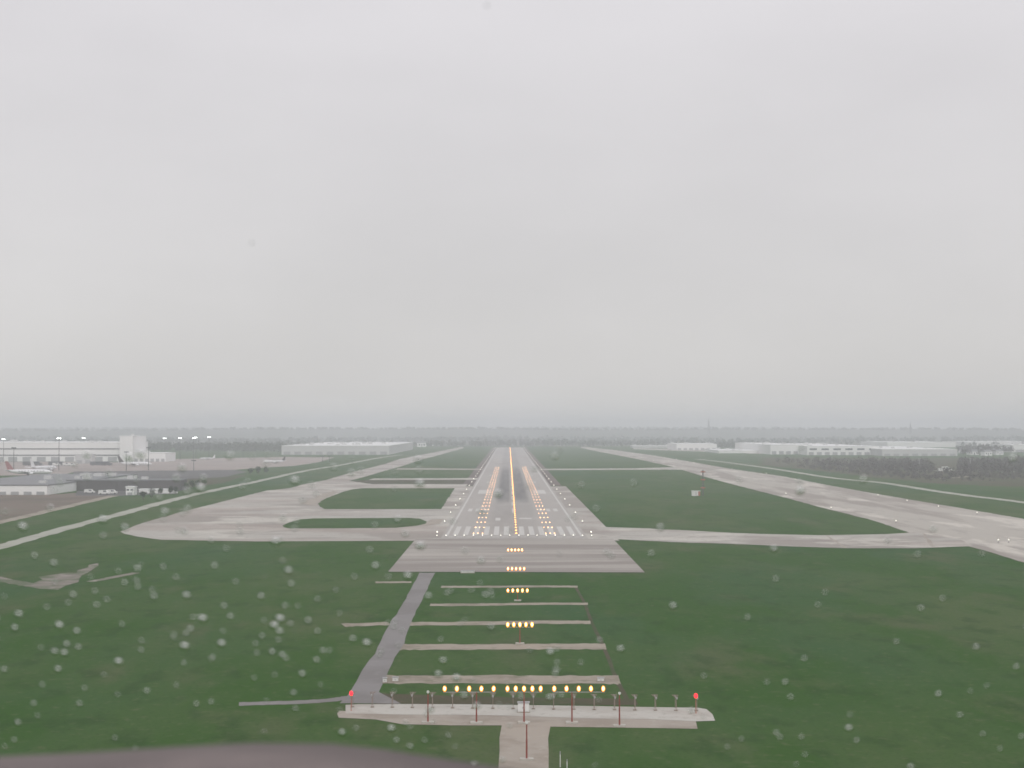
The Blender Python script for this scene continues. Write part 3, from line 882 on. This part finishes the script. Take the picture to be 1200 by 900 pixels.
def tower(px, py_top, dist, label):
    base = at_depth(px, 502, dist); base.z = 0
    h = at_depth(px, py_top, dist).z
    root = empty('radio_tower', base); tag(root, label, 'radio tower')
    s = h * 0.055
    for sx in (-1, 1):
        for sy in (-1, 1):
            t = MB(); t.tube([(sx * s, sy * s, 0), (sx * s * 0.35, sy * s * 0.35, h * 0.72), (sx * s * 0.2, sy * s * 0.2, h * 0.86)], [1.1, 0.9, 0.7], 5); t.build('leg', M['dark_steel'], root)
    t = MB()
    for k in range(9):
        z0, z1 = h * 0.09 * k, h * 0.09 * (k + 1)
        w0 = s * (1 - 0.65 * min(z0 / (h * 0.72), 1)); w1 = s * (1 - 0.65 * min(z1 / (h * 0.72), 1))
        for sy in (-1, 1):
            t.tube([(-w0, sy * w0, z0), (w1, sy * w1, z1)], 0.5, 4); t.tube([(w0, sy * w0, z0), (-w1, sy * w1, z1)], 0.5, 4)
    t.build('bracing', M['dark_steel'], root)
    t = MB(); t.tube([(0, 0, h * 0.84), (0, 0, h)], [0.9, 0.5], 6); t.build('mast', M['dark_steel'], root)


tower(830.5, 489, 5200, 'thin far radio tower above the hall beyond the parallel runway')
tower(1067, 494, 5200, 'thin far radio tower above the pale grey hall')

# ------------------------------------------------------------------ parked aircraft
def airliner(px, py, rz, label, tail, scale=1.0):
    root = empty('parked_airliner', (*G(px, py)[:2], 0.03), rz); root.scale = (scale,) * 3
    tag(root, label, 'airliner')
    z = 3.1
    prof = [(-18.5, 0.25, 1.1), (-16, 0.8, 0.85), (-12, 1.5, 0.35), (-8, 1.88, 0.05), (0, 1.95, 0), (10, 1.95, 0), (14, 1.85, -0.05), (16.5, 1.4, -0.25), (18, 0.8, -0.45), (18.7, 0.2, -0.55)]
    f = MB(); f.tube([(x, 0, z + dz) for x, r, dz in prof], [r for x, r, dz in prof], 16)
    fu = f.build('fuselage', M['fuselage'], root, smooth=True)
    c = MB(); c.box(16.2, 17.4, -0.75, 0.75, z + 0.45, z + 0.85); c.build('cockpit_window', M['glass'], fu)
    for s in (-1, 1):
        for k in range(9):
            w = MB(); w.box(-8 + k * 2.4, -7.0 + k * 2.4, s * 1.93 - 0.04, s * 1.93 + 0.04, z + 0.35, z + 0.8); w.build('window', M['glass'], fu)
        w = MB(); a = [(3.5, 1.4, z - 0.9), (-3.5, 1.4, z - 0.9), (-5.2, 17, z + 0.5), (-3.4, 17, z + 0.5)]
        pts = [(x, s * y, zz) for x, y, zz in a]
        up = [(x, y, zz + (0.45 if i < 2 else 0.15)) for i, (x, y, zz) in enumerate(pts)]
        w.v = pts + up; w.f = [(0, 1, 2, 3), (7, 6, 5, 4), (0, 4, 5, 1), (1, 5, 6, 2), (2, 6, 7, 3), (3, 7, 4, 0)]; w.m = [0] * 6
        w.build('wing', M['fuselage'], root)
        e = MB(); e.tube([(4.2, s * 5.6, z - 1.35), (3.0, s * 5.6, z - 1.35), (0.2, s * 5.6, z - 1.3)], [0.95, 1.05, 0.6], 12); e.build('engine', M['fuselage'], root, smooth=True)
        e = MB(); e.box(-1.0, 2.6, s * 5.6 - 0.12, s * 5.6 + 0.12, z - 0.75, z - 0.1); e.build('pylon', M['fuselage'], root)
        t = MB(); a = [(-14, 0.4, z + 1.0), (-17, 0.4, z + 1.0), (-18.6, 6.2, z + 1.5), (-17.3, 6.2, z + 1.5)]
        pts = [(x, s * y, zz) for x, y, zz in a]; t.v = pts + [(x, y, zz + 0.2) for x, y, zz in pts]
        t.f = [(0, 1, 2, 3), (7, 6, 5, 4), (0, 4, 5, 1), (1, 5, 6, 2), (2, 6, 7, 3), (3, 7, 4, 0)]; t.m = [0] * 6
        t.build('tailplane', M['fuselage'], root)
        wl_ = MB(); wl_.tube([(-0.8, s * 2.7, 0.02), (-0.8, s * 2.7, z - 0.7)], 0.16, 6); g_ = wl_.build('landing_gear', M['steel'], root)
        wh = MB(); wh.tube([(-0.8, s * 2.7 - 0.35, 0.55), (-0.8, s * 2.7 + 0.35, 0.55)], 0.55, 12); wh.build('wheel', M['rubber'], g_)
    t = MB(); a = [(-11.5, z + 1.3), (-17.2, z + 1.6), (-19.2, z + 8.6), (-17.0, z + 8.6)]
    t.v = [(x, -0.18, zz) for x, zz in a] + [(x, 0.18, zz) for x, zz in a]
    t.f = [(0, 1, 2, 3), (7, 6, 5, 4), (0, 4, 5, 1), (1, 5, 6, 2), (2, 6, 7, 3), (3, 7, 4, 0)]; t.m = [0] * 6
    t.build('tail_fin', M[tail], root)
    n_ = MB(); n_.tube([(13.5, 0, 0.02), (13.5, 0, z - 1.6)], 0.13, 6); g_ = n_.build('landing_gear', M['steel'], root)
    wh = MB(); wh.tube([(13.5, -0.3, 0.4), (13.5, 0.3, 0.4)], 0.4, 12); wh.build('wheel', M['rubber'], g_)


airliner(34, 557.2, R(8), 'white airliner with dull red tail behind the grey roofed warehouse', 'tail_red', 0.95)
airliner(51, 552.4, R(70), 'white airliner nose-on beside the one with dull red tail', 'tail_white', 0.95)
airliner(158, 546.5, R(14), 'white airliner with dark tail before the low white annex', 'tail_dark', 0.85)
airliner(322, 543.0, R(205), 'white airliner with dark tail alone by the apron end', 'tail_dark', 0.62)
airliner(243, 538.8, R(175), 'small white airliner at the far apron edge below the dark trees', 'tail_white', 0.5)


def vehicle(px, py, rz, L, W, H, label, cab=True, group=None, cat='van', m='white_paint', z=0.035):
    root = empty('parked_' + cat.replace(' ', '_'), (*G(px, py)[:2], z), rz); tag(root, label, cat, group)
    b = MB()
    prof = [(-L / 2, 0.35), (L / 2, 0.35), (L / 2, H * 0.52), (L * 0.36, H * 0.58), (L * 0.22, H), (-L / 2 + 0.1, H)]
    n = len(prof)
    b.v = [(x, -W / 2, zz) for x, zz in prof] + [(x, W / 2, zz) for x, zz in prof]
    b.f = [tuple(range(n)), tuple(reversed(range(n, 2 * n)))] + [(i, i + n, (i + 1) % n + n, (i + 1) % n) for i in range(n)]; b.m = [0] * len(b.f)
    bo = b.build('body', M[m], root)
    for s in (-1, 1):
        w = MB(); w.box(-L * 0.05, L * 0.2, s * W / 2 - 0.02, s * W / 2 + 0.02, H * 0.6, H * 0.9); w.build('window', M['glass'], bo)
        for x in (-L * 0.3, L * 0.3):
            t = MB(); t.tube([(x, s * W / 2 - 0.22, 0.36), (x, s * W / 2 + 0.02, 0.36)], 0.36, 10); t.build('wheel', M['rubber'], root)


vehicle(105, 578.0, 0.1, 5.8, 2.0, 2.2, 'white van alone in the yard before the long dark shed')
vehicle(122, 579.4, 0.05, 6.0, 2.1, 2.3, 'white van in the pair parked beside the small cabin', group='pair of white vans')
vehicle(131, 578.8, 0.05, 6.0, 2.1, 2.3, 'white van in the pair parked beside the small cabin', group='pair of white vans')
for px, py, L, H in ((1101.5, 552.6, 3.0, 2.8), (1108.5, 552.6, 6.8, 4.2), (1113, 552.0, 3.6, 2.6)):
    vehicle(px, py, 0.1, L, 2.3, H, 'white truck parked on the track in the bare wood', cat='truck', group='white trucks in the wood')
for px, py in ((84, 545.8), (78, 545.6), (66, 545.7), (120, 545.4), (313.5, 542.4)):
    vehicle(px, py, random.uniform(-0.2, 0.2), 7.5, 2.4, 2.8, 'pale service truck on the apron near the airliners', cat='truck', group='apron service trucks')
for k, px in enumerate((34, 38, 42, 64, 70, 113, 118, 124)):
    vehicle(px, 545.4, random.uniform(-0.15, 0.15), 12, 2.6, 3.8, 'dark trailer parked along the foot of the banded hangar', cat='trailer', group='trailers by the hangar', m='dark_trim')

# ------------------------------------------------------------------ trees
def crown(pts, n, size, seedv):
    """Leaf clumps: n bent quads spread through each ellipsoid of pts (x, y, z, rx, rz)."""
    r = np.random.default_rng(seedv)
    P = np.asarray(pts, float); T = len(P)
    d = r.normal(size=(T, n, 3)); d /= np.linalg.norm(d, axis=2, keepdims=True)
    rad = r.uniform(0.25, 1.0, (T, n, 1)) ** 0.5
    lump = 0.75 + 0.35 * np.sin(d[:, :, 0:1] * 3.1 + r.uniform(0, 6, (T, 1, 1))) * np.cos(d[:, :, 2:3] * 3.7 + r.uniform(0, 6, (T, 1, 1)))
    c = d * rad * lump
    c *= np.stack([P[:, 3], P[:, 3], P[:, 4]], 1)[:, None, :]
    c += P[:, None, :3]
    s = size * r.uniform(0.5, 1.3, (T, n, 1)) * P[:, None, 3:4]
    a = r.normal(size=(T, n, 3)); a /= np.linalg.norm(a, axis=2, keepdims=True)
    b = np.cross(a, r.normal(size=(T, n, 3))); b /= np.linalg.norm(b, axis=2, keepdims=True)
    V = np.stack([c - a * s, c - b * s * 0.7, c + a * s, c + b * s * 0.7], 2).reshape(-1, 3)
    return V


def quads_mesh(name, V, m, kind=None):
    me = bpy.data.meshes.new(name)
    nf = len(V) // 4
    me.vertices.add(len(V)); me.vertices.foreach_set('co', V.astype(np.float32).ravel())
    me.loops.add(nf * 4); me.loops.foreach_set('vertex_index', np.arange(nf * 4, dtype=np.int32))
    me.polygons.add(nf); me.polygons.foreach_set('loop_start', np.arange(0, nf * 4, 4, dtype=np.int32))
    me.polygons.foreach_set('loop_total', np.full(nf, 4, np.int32))
    me.materials.append(m); me.update(calc_edges=True); me.validate()
    o = bpy.data.objects.new(name, me); COL.objects.link(o)
    return o


def inside(pt, poly):
    x, y = pt; c = False
    for (x0, y0), (x1, y1) in zip(poly, poly[1:] + poly[:1]):
        if (y0 > y) != (y1 > y) and x < (x1 - x0) * (y - y0) / (y1 - y0) + x0:
            c = not c
    return c


def wood(name, pix, spacing, h, clumps, m, label, size=0.30, rw=0.36, gap=0.0):
    poly = [tuple(G(x, y)[:2]) for x, y in pix]
    xs, ys = [p[0] for p in poly], [p[1] for p in poly]
    pts = []
    x = min(xs)
    while x < max(xs):
        y = min(ys)
        while y < max(ys):
            q = (x + random.uniform(-.6, .6) * spacing, y + random.uniform(-.6, .6) * spacing)
            if inside(q, poly) and (math.sin(q[0] * 0.011 + 1.3) * math.sin(q[1] * 0.009) + random.uniform(-.4, .4)) > gap - 1.0:
                hh = h * random.uniform(0.6, 1.2)
                pts.append((q[0], q[1], hh * 0.55, hh * rw * random.uniform(.8, 1.2), hh * 0.47))
            y += spacing
        x += spacing
    V = crown(pts, clumps, size, 3)
    o = quads_mesh(name, V, m)
    tag(o, label, 'wood', kind='stuff')
    return o


wood('bare_wood', [(893, 540.5), (960, 542), (1050, 543), (1090, 544), (1094, 558.5), (1121, 558), (1124, 544), (1200, 542), (1340, 543), (1340, 562), (1200, 560), (1150, 557), (1110, 561), (1080, 557), (1050, 556), (1000, 552.5), (950, 547.5), (893, 543)], 9.5, 8.0, 56, M['bare'], 'grey brown bare wood before the row of white halls', size=0.20, gap=0.45, rw=0.42)
wood('bare_scrub', [(893, 543), (950, 547.5), (1000, 552.5), (1050, 556), (1080, 557), (1110, 561), (1150, 557), (1200, 560), (1340, 562), (1340, 573), (1200, 569), (1150, 567), (1110, 566.5), (1050, 561.5), (1000, 556.5), (950, 550.5), (893, 545)], 8.0, 4.0, 40, M['bare'], 'low thin scrub along the foot of the bare wood', size=0.20, gap=0.95, rw=0.55)
wood('bare_wood', [(1122, 529), (1190, 528), (1190, 531), (1122, 535.5)], 14, 11, 40, M['bare'], 'bare trees between the far houses', gap=0.4)
wood('dark_wood', [(158, 530), (240, 530.5), (333, 531.5), (333, 527), (158, 526)], 13, 14, 36, M['leaf_dark'], 'dark wood behind the apron beside the hangar', size=0.28, gap=0.3)
wood('dark_wood', [(842, 526), (900, 527), (903, 524), (842, 523)], 13, 11, 36, M['leaf_dark'], 'dark trees between the two white halls', gap=0.3)
wood('dark_wood', [(456, 525.0), (515, 523.0), (515, 521.4), (456, 522)], 14, 11, 36, M['leaf_dark'], 'dark trees behind the far buildings by the taxiway', gap=0.3)

# far belts of trees that merge into one grey mass
far = []
for D, n_h in ((3080, 10), (3350, 11), (3700, 12), (4150, 13), (4500, 13)):
    half = D * 0.46
    x = -half
    while x < half:
        dens = math.sin(x * 0.004 + D) + 0.6 * math.sin(x * 0.013 + D * 0.7)
        if dens > -0.75 or random.random() < 0.15:
            for r_ in range(2):
                hh = n_h * random.uniform(0.55, 1.15) * (1 + 0.15 * dens)
                far.append((x + random.uniform(-5, 5), D + random.uniform(-60, 90), hh * 0.5, hh * 0.55, hh * 0.5))
        x += 7.0 + D * 0.0012
V = crown(far, 22, 0.42, 5)
tag(quads_mesh('far_woodland', V, M['leaf_dark']), 'grey green belts of far woodland under the horizon', 'woodland', kind='stuff')


CREST = []


def hills(dist, base_h, amp, seed, z0):
    mb = MB(); n = 260; half = dist * 0.55; rr = random.Random(seed)
    ph = [rr.uniform(0, 6.28) for _ in range(5)]
    top = []
    for i in range(n + 1):
        x = -half + 2 * half * i / n
        u = x / dist
        h = base_h + amp * (0.5 * math.sin(u * 7 + ph[0]) + 0.35 * math.sin(u * 17 + ph[1]) + 0.2 * math.sin(u * 41 + ph[2]) + 0.10 * math.sin(u * 131 + ph[3])) + rr.uniform(-1, 1) * amp * 0.10
        top.append((x, h - 6.0))
        for _ in range(3):
            hh = rr.uniform(4, 11)
            CREST.append((x + rr.uniform(-20, 20), dist + rr.uniform(-120, 20), h - 6.0 + hh * 0.3, hh * 1.1, hh * 0.5))
    for i in range(n):
        (xa, ha), (xb, hb) = top[i], top[i + 1]
        mb.quad((xa, dist - 900, z0), (xb, dist - 900, z0), (xb, dist, hb), (xa, dist, ha))
        mb.quad((xa, dist, ha), (xb, dist, hb), (xb, dist + 1500, z0), (xa, dist + 1500, z0))
    return tag(mb.build('hills', M['leaf_dark']), kind='structure')


hills(5600, 37, 5, 3, 0.3)
hills(7400, 40, 6, 8, 0.3)
tag(quads_mesh('far_woodland', crown(CREST, 20, 0.40, 9), M['leaf_dark']), 'thin ragged tree line on the far hill crest', 'woodland', kind='stuff')


def tree(px, py, h, label, group, m='leaf'):
    root = empty('tree', G(px, py)); tag(root, label, 'tree', group)
    t = MB()
    t.tube([(0, 0, 0), (0.05 * h * random.uniform(-1, 1), 0, h * 0.3), (0.03 * h, 0.02 * h, h * 0.7)], [h * 0.035, h * 0.026, h * 0.01], 7)
    for k in range(4):
        a = k * 1.7 + random.random(); t.tube([(0, 0, h * (0.25 + 0.08 * k)), (math.cos(a) * h * 0.2, math.sin(a) * h * 0.2, h * (0.5 + 0.08 * k))], [h * 0.014, h * 0.005], 5)
    t.build('trunk', M['bark'], root)
    pts = [(random.uniform(-.18, .18) * h, random.uniform(-.18, .18) * h, h * random.uniform(.30, .80), h * random.uniform(.22, .34), h * random.uniform(.18, .26)) for _ in range(8)]
    c = quads_mesh('crown', crown(pts, 70, 0.22, random.randrange(9999)), M[m]); c.parent = root


for px, py, h in ((218, 575.5, 5.5), (225, 573, 6), (232, 571, 5.5), (239, 569, 5)):
    tree(px, py, h, 'small tree on the bank between the dark shed and perimeter road', 'trees by the dark shed')
for px, py, h in ((168, 586, 5), (178, 583.5, 5.5), (188, 580.5, 4.5), (199, 579, 5), (206, 578.6, 4.2)):
    tree(px, py, h, 'dark bush-like tree before the dark shed', 'trees before the dark shed', 'leaf_dark')
for px, py, h in ((294, 556.5, 6), (303, 555.5, 6.5), (312, 554.5, 6)):
    tree(px, py, h, 'small tree on the grass patch between apron and perimeter road', 'trees by the apron end')

# ------------------------------------------------------------------ haze
hz = bpy.data.materials.new('haze_air'); hz.use_nodes = True
hn, hl = hz.node_tree.nodes, hz.node_tree.links
hn.clear()
ho = hn.new('ShaderNodeOutputMaterial'); hv = hn.new('ShaderNodeVolumePrincipled')
hv.inputs['Color'].default_value = (0.905, 0.935, 0.965, 1)
hv.inputs['Density'].default_value = 0.00031
hv.inputs['Anisotropy'].default_value = 0.1
hl.new(hv.outputs[0], ho.inputs['Volume'])
b = MB(); b.box(-9000, 9000, -2600, 9600, -1.0, 84.0)
tag(b.build('haze', hz), 'pale even haze over the whole airfield', 'haze', kind='stuff')

# ------------------------------------------------------------------ the cockpit window the photograph was taken through
cock = empty('cockpit', (0, 0, CAM_H - 0.6)); tag(cock, 'blurred brown grey reflection, built as a solid shape, below a rain spotted windscreen', 'cockpit')
clear = bpy.data.materials.new('clear_pane'); clear.use_nodes = True
cn, cl = clear.node_tree.nodes, clear.node_tree.links
cn.clear()
co_, ct = cn.new('ShaderNodeOutputMaterial'), cn.new('ShaderNodeBsdfTransparent')
ct.inputs[0].default_value = (1, 1, 1, 1)
cl.new(ct.outputs[0], co_.inputs['Surface'])
water = bpy.data.materials.new('rain_water'); water.use_nodes = True
kn, kl = water.node_tree.nodes, water.node_tree.links
kn.clear()
ko, kg = kn.new('ShaderNodeOutputMaterial'), kn.new('ShaderNodeBsdfGlass')
kg.inputs['IOR'].default_value = 1.33; kg.inputs['Roughness'].default_value = 0.0
kl.new(kg.outputs[0], ko.inputs['Surface'])
# windscreen plane: 0.55 m ahead at eye level, raked back 35 degrees
RAKE = R(35)
wx = Vector((1, 0, 0)); wy = Vector((0, -math.sin(RAKE), math.cos(RAKE))); wn_ = Vector((0, math.cos(RAKE), math.sin(RAKE)))
W0 = Vector((0, 0.46, 0.6))
pane = MB()
q = [W0 + wx * a + wy * b_ for a, b_ in ((-0.8, -0.35), (0.8, -0.35), (0.8, 0.45), (-0.8, 0.45))]
q2 = [p + wn_ * 0.012 for p in q]
pane.v = [tuple(p) for p in q + q2]; pane.f = [(0, 3, 2, 1), (4, 5, 6, 7), (0, 1, 5, 4), (1, 2, 6, 5), (2, 3, 7, 6), (3, 0, 4, 7)]; pane.m = [0] * 6
pn = pane.build('windscreen', clear, cock)
drops = MB()
rr = random.Random(21)
SEG = 10
for k in range(1560):
    u, v = rr.uniform(-0.7, 0.7), -0.016 - rr.random() * 0.16
    if k >= 1470:
        u, v = rr.triangular(-0.21, -0.01, -0.09), rr.uniform(-0.12, -0.018)
    if k % 60 == 0:
        v = rr.uniform(0.0, 0.4)
    dia = min(0.0012 + rr.expovariate(1 / 0.0005), 0.0029)
    if u > 0.02 and rr.random() < 0.55:
        continue
    if v > 0:
        dia = 0.0009
    c = W0 + wx * u + wy * v + wn_ * 0.0123
    r0 = dia / 2; ca = R(rr.uniform(25, 34)); Rs = r0 / math.sin(ca); hgt = Rs * (1 - math.cos(ca)); ex = rr.uniform(0.85, 1.2)
    n = len(drops.v)
    for j in range(4):                          # spherical cap
        t = ca * (1 - j / 4)
        for s in range(SEG):
            th = 2 * math.pi * s / SEG
            drops.v.append(tuple(c + (wx * math.cos(th) * ex + wy * math.sin(th)) * Rs * math.sin(t) + wn_ * (Rs * math.cos(t) - Rs * math.cos(ca))))
    drops.v.append(tuple(c + wn_ * hgt))
    for j in range(3):
        for s in range(SEG):
            s2 = (s + 1) % SEG
            drops.f.append((n + j * SEG + s, n + j * SEG + s2, n + (j + 1) * SEG + s2, n + (j + 1) * SEG + s)); drops.m.append(0)
    for s in range(SEG):
        drops.f.append((n + 3 * SEG + s, n + 3 * SEG + (s + 1) % SEG, n + 4 * SEG)); drops.m.append(0)
    drops.f.append(tuple(n + s for s in reversed(range(SEG)))); drops.m.append(0)
tag(drops.build('raindrops', water, cock, smooth=True), kind='stuff')
# windscreen reflection built as a solid shape, its edge rising towards the left
M['solid_reflection'] = mat('reflection_brown', [(0.075, 0.062, 0.058), (0.135, 0.112, 0.104), (0.22, 0.18, 0.165)], scale=16.0, rough=0.6, stretch=(0.25, 1, 1), spread=0.16)  # streaky reflection tones put into the base colour
edge = [(-420, 884), (-150, 884), (0, 882), (110, 877), (220, 870), (300, 866), (390, 867), (450, 873), (500, 881), (560, 890), (620, 900), (680, 910), (800, 930), (1000, 955), (1400, 980)]
gl = MB()
base = Vector((0, 0, CAM_H - 0.6))
rows = []
for dist, drop in ((0.30, 0.022), (0.36, 0.006), (0.395, 0.0), (0.41, 0.004), (0.415, 0.02), (0.415, 0.09), (0.30, 0.09)):
    row = []
    for px, py in edge:
        p = at_depth(px, py, 0.40) - base
        row.append((p.x, dist, p.z - drop))
    rows.append(row)
for row in rows:
    gl.v += row
ne = len(edge)
for i in range(len(rows)):
    i2 = (i + 1) % len(rows)
    for j in range(ne - 1):
        gl.f.append((i * ne + j, i * ne + j + 1, i2 * ne + j + 1, i2 * ne + j)); gl.m.append(0)
for j in (0, ne - 1):
    f = [i * ne + j for i in range(len(rows))]
    gl.f.append(tuple(f if j == 0 else f[::-1])); gl.m.append(0)
gl.build('glareshield_reflection', M['solid_reflection'], cock, smooth=True)
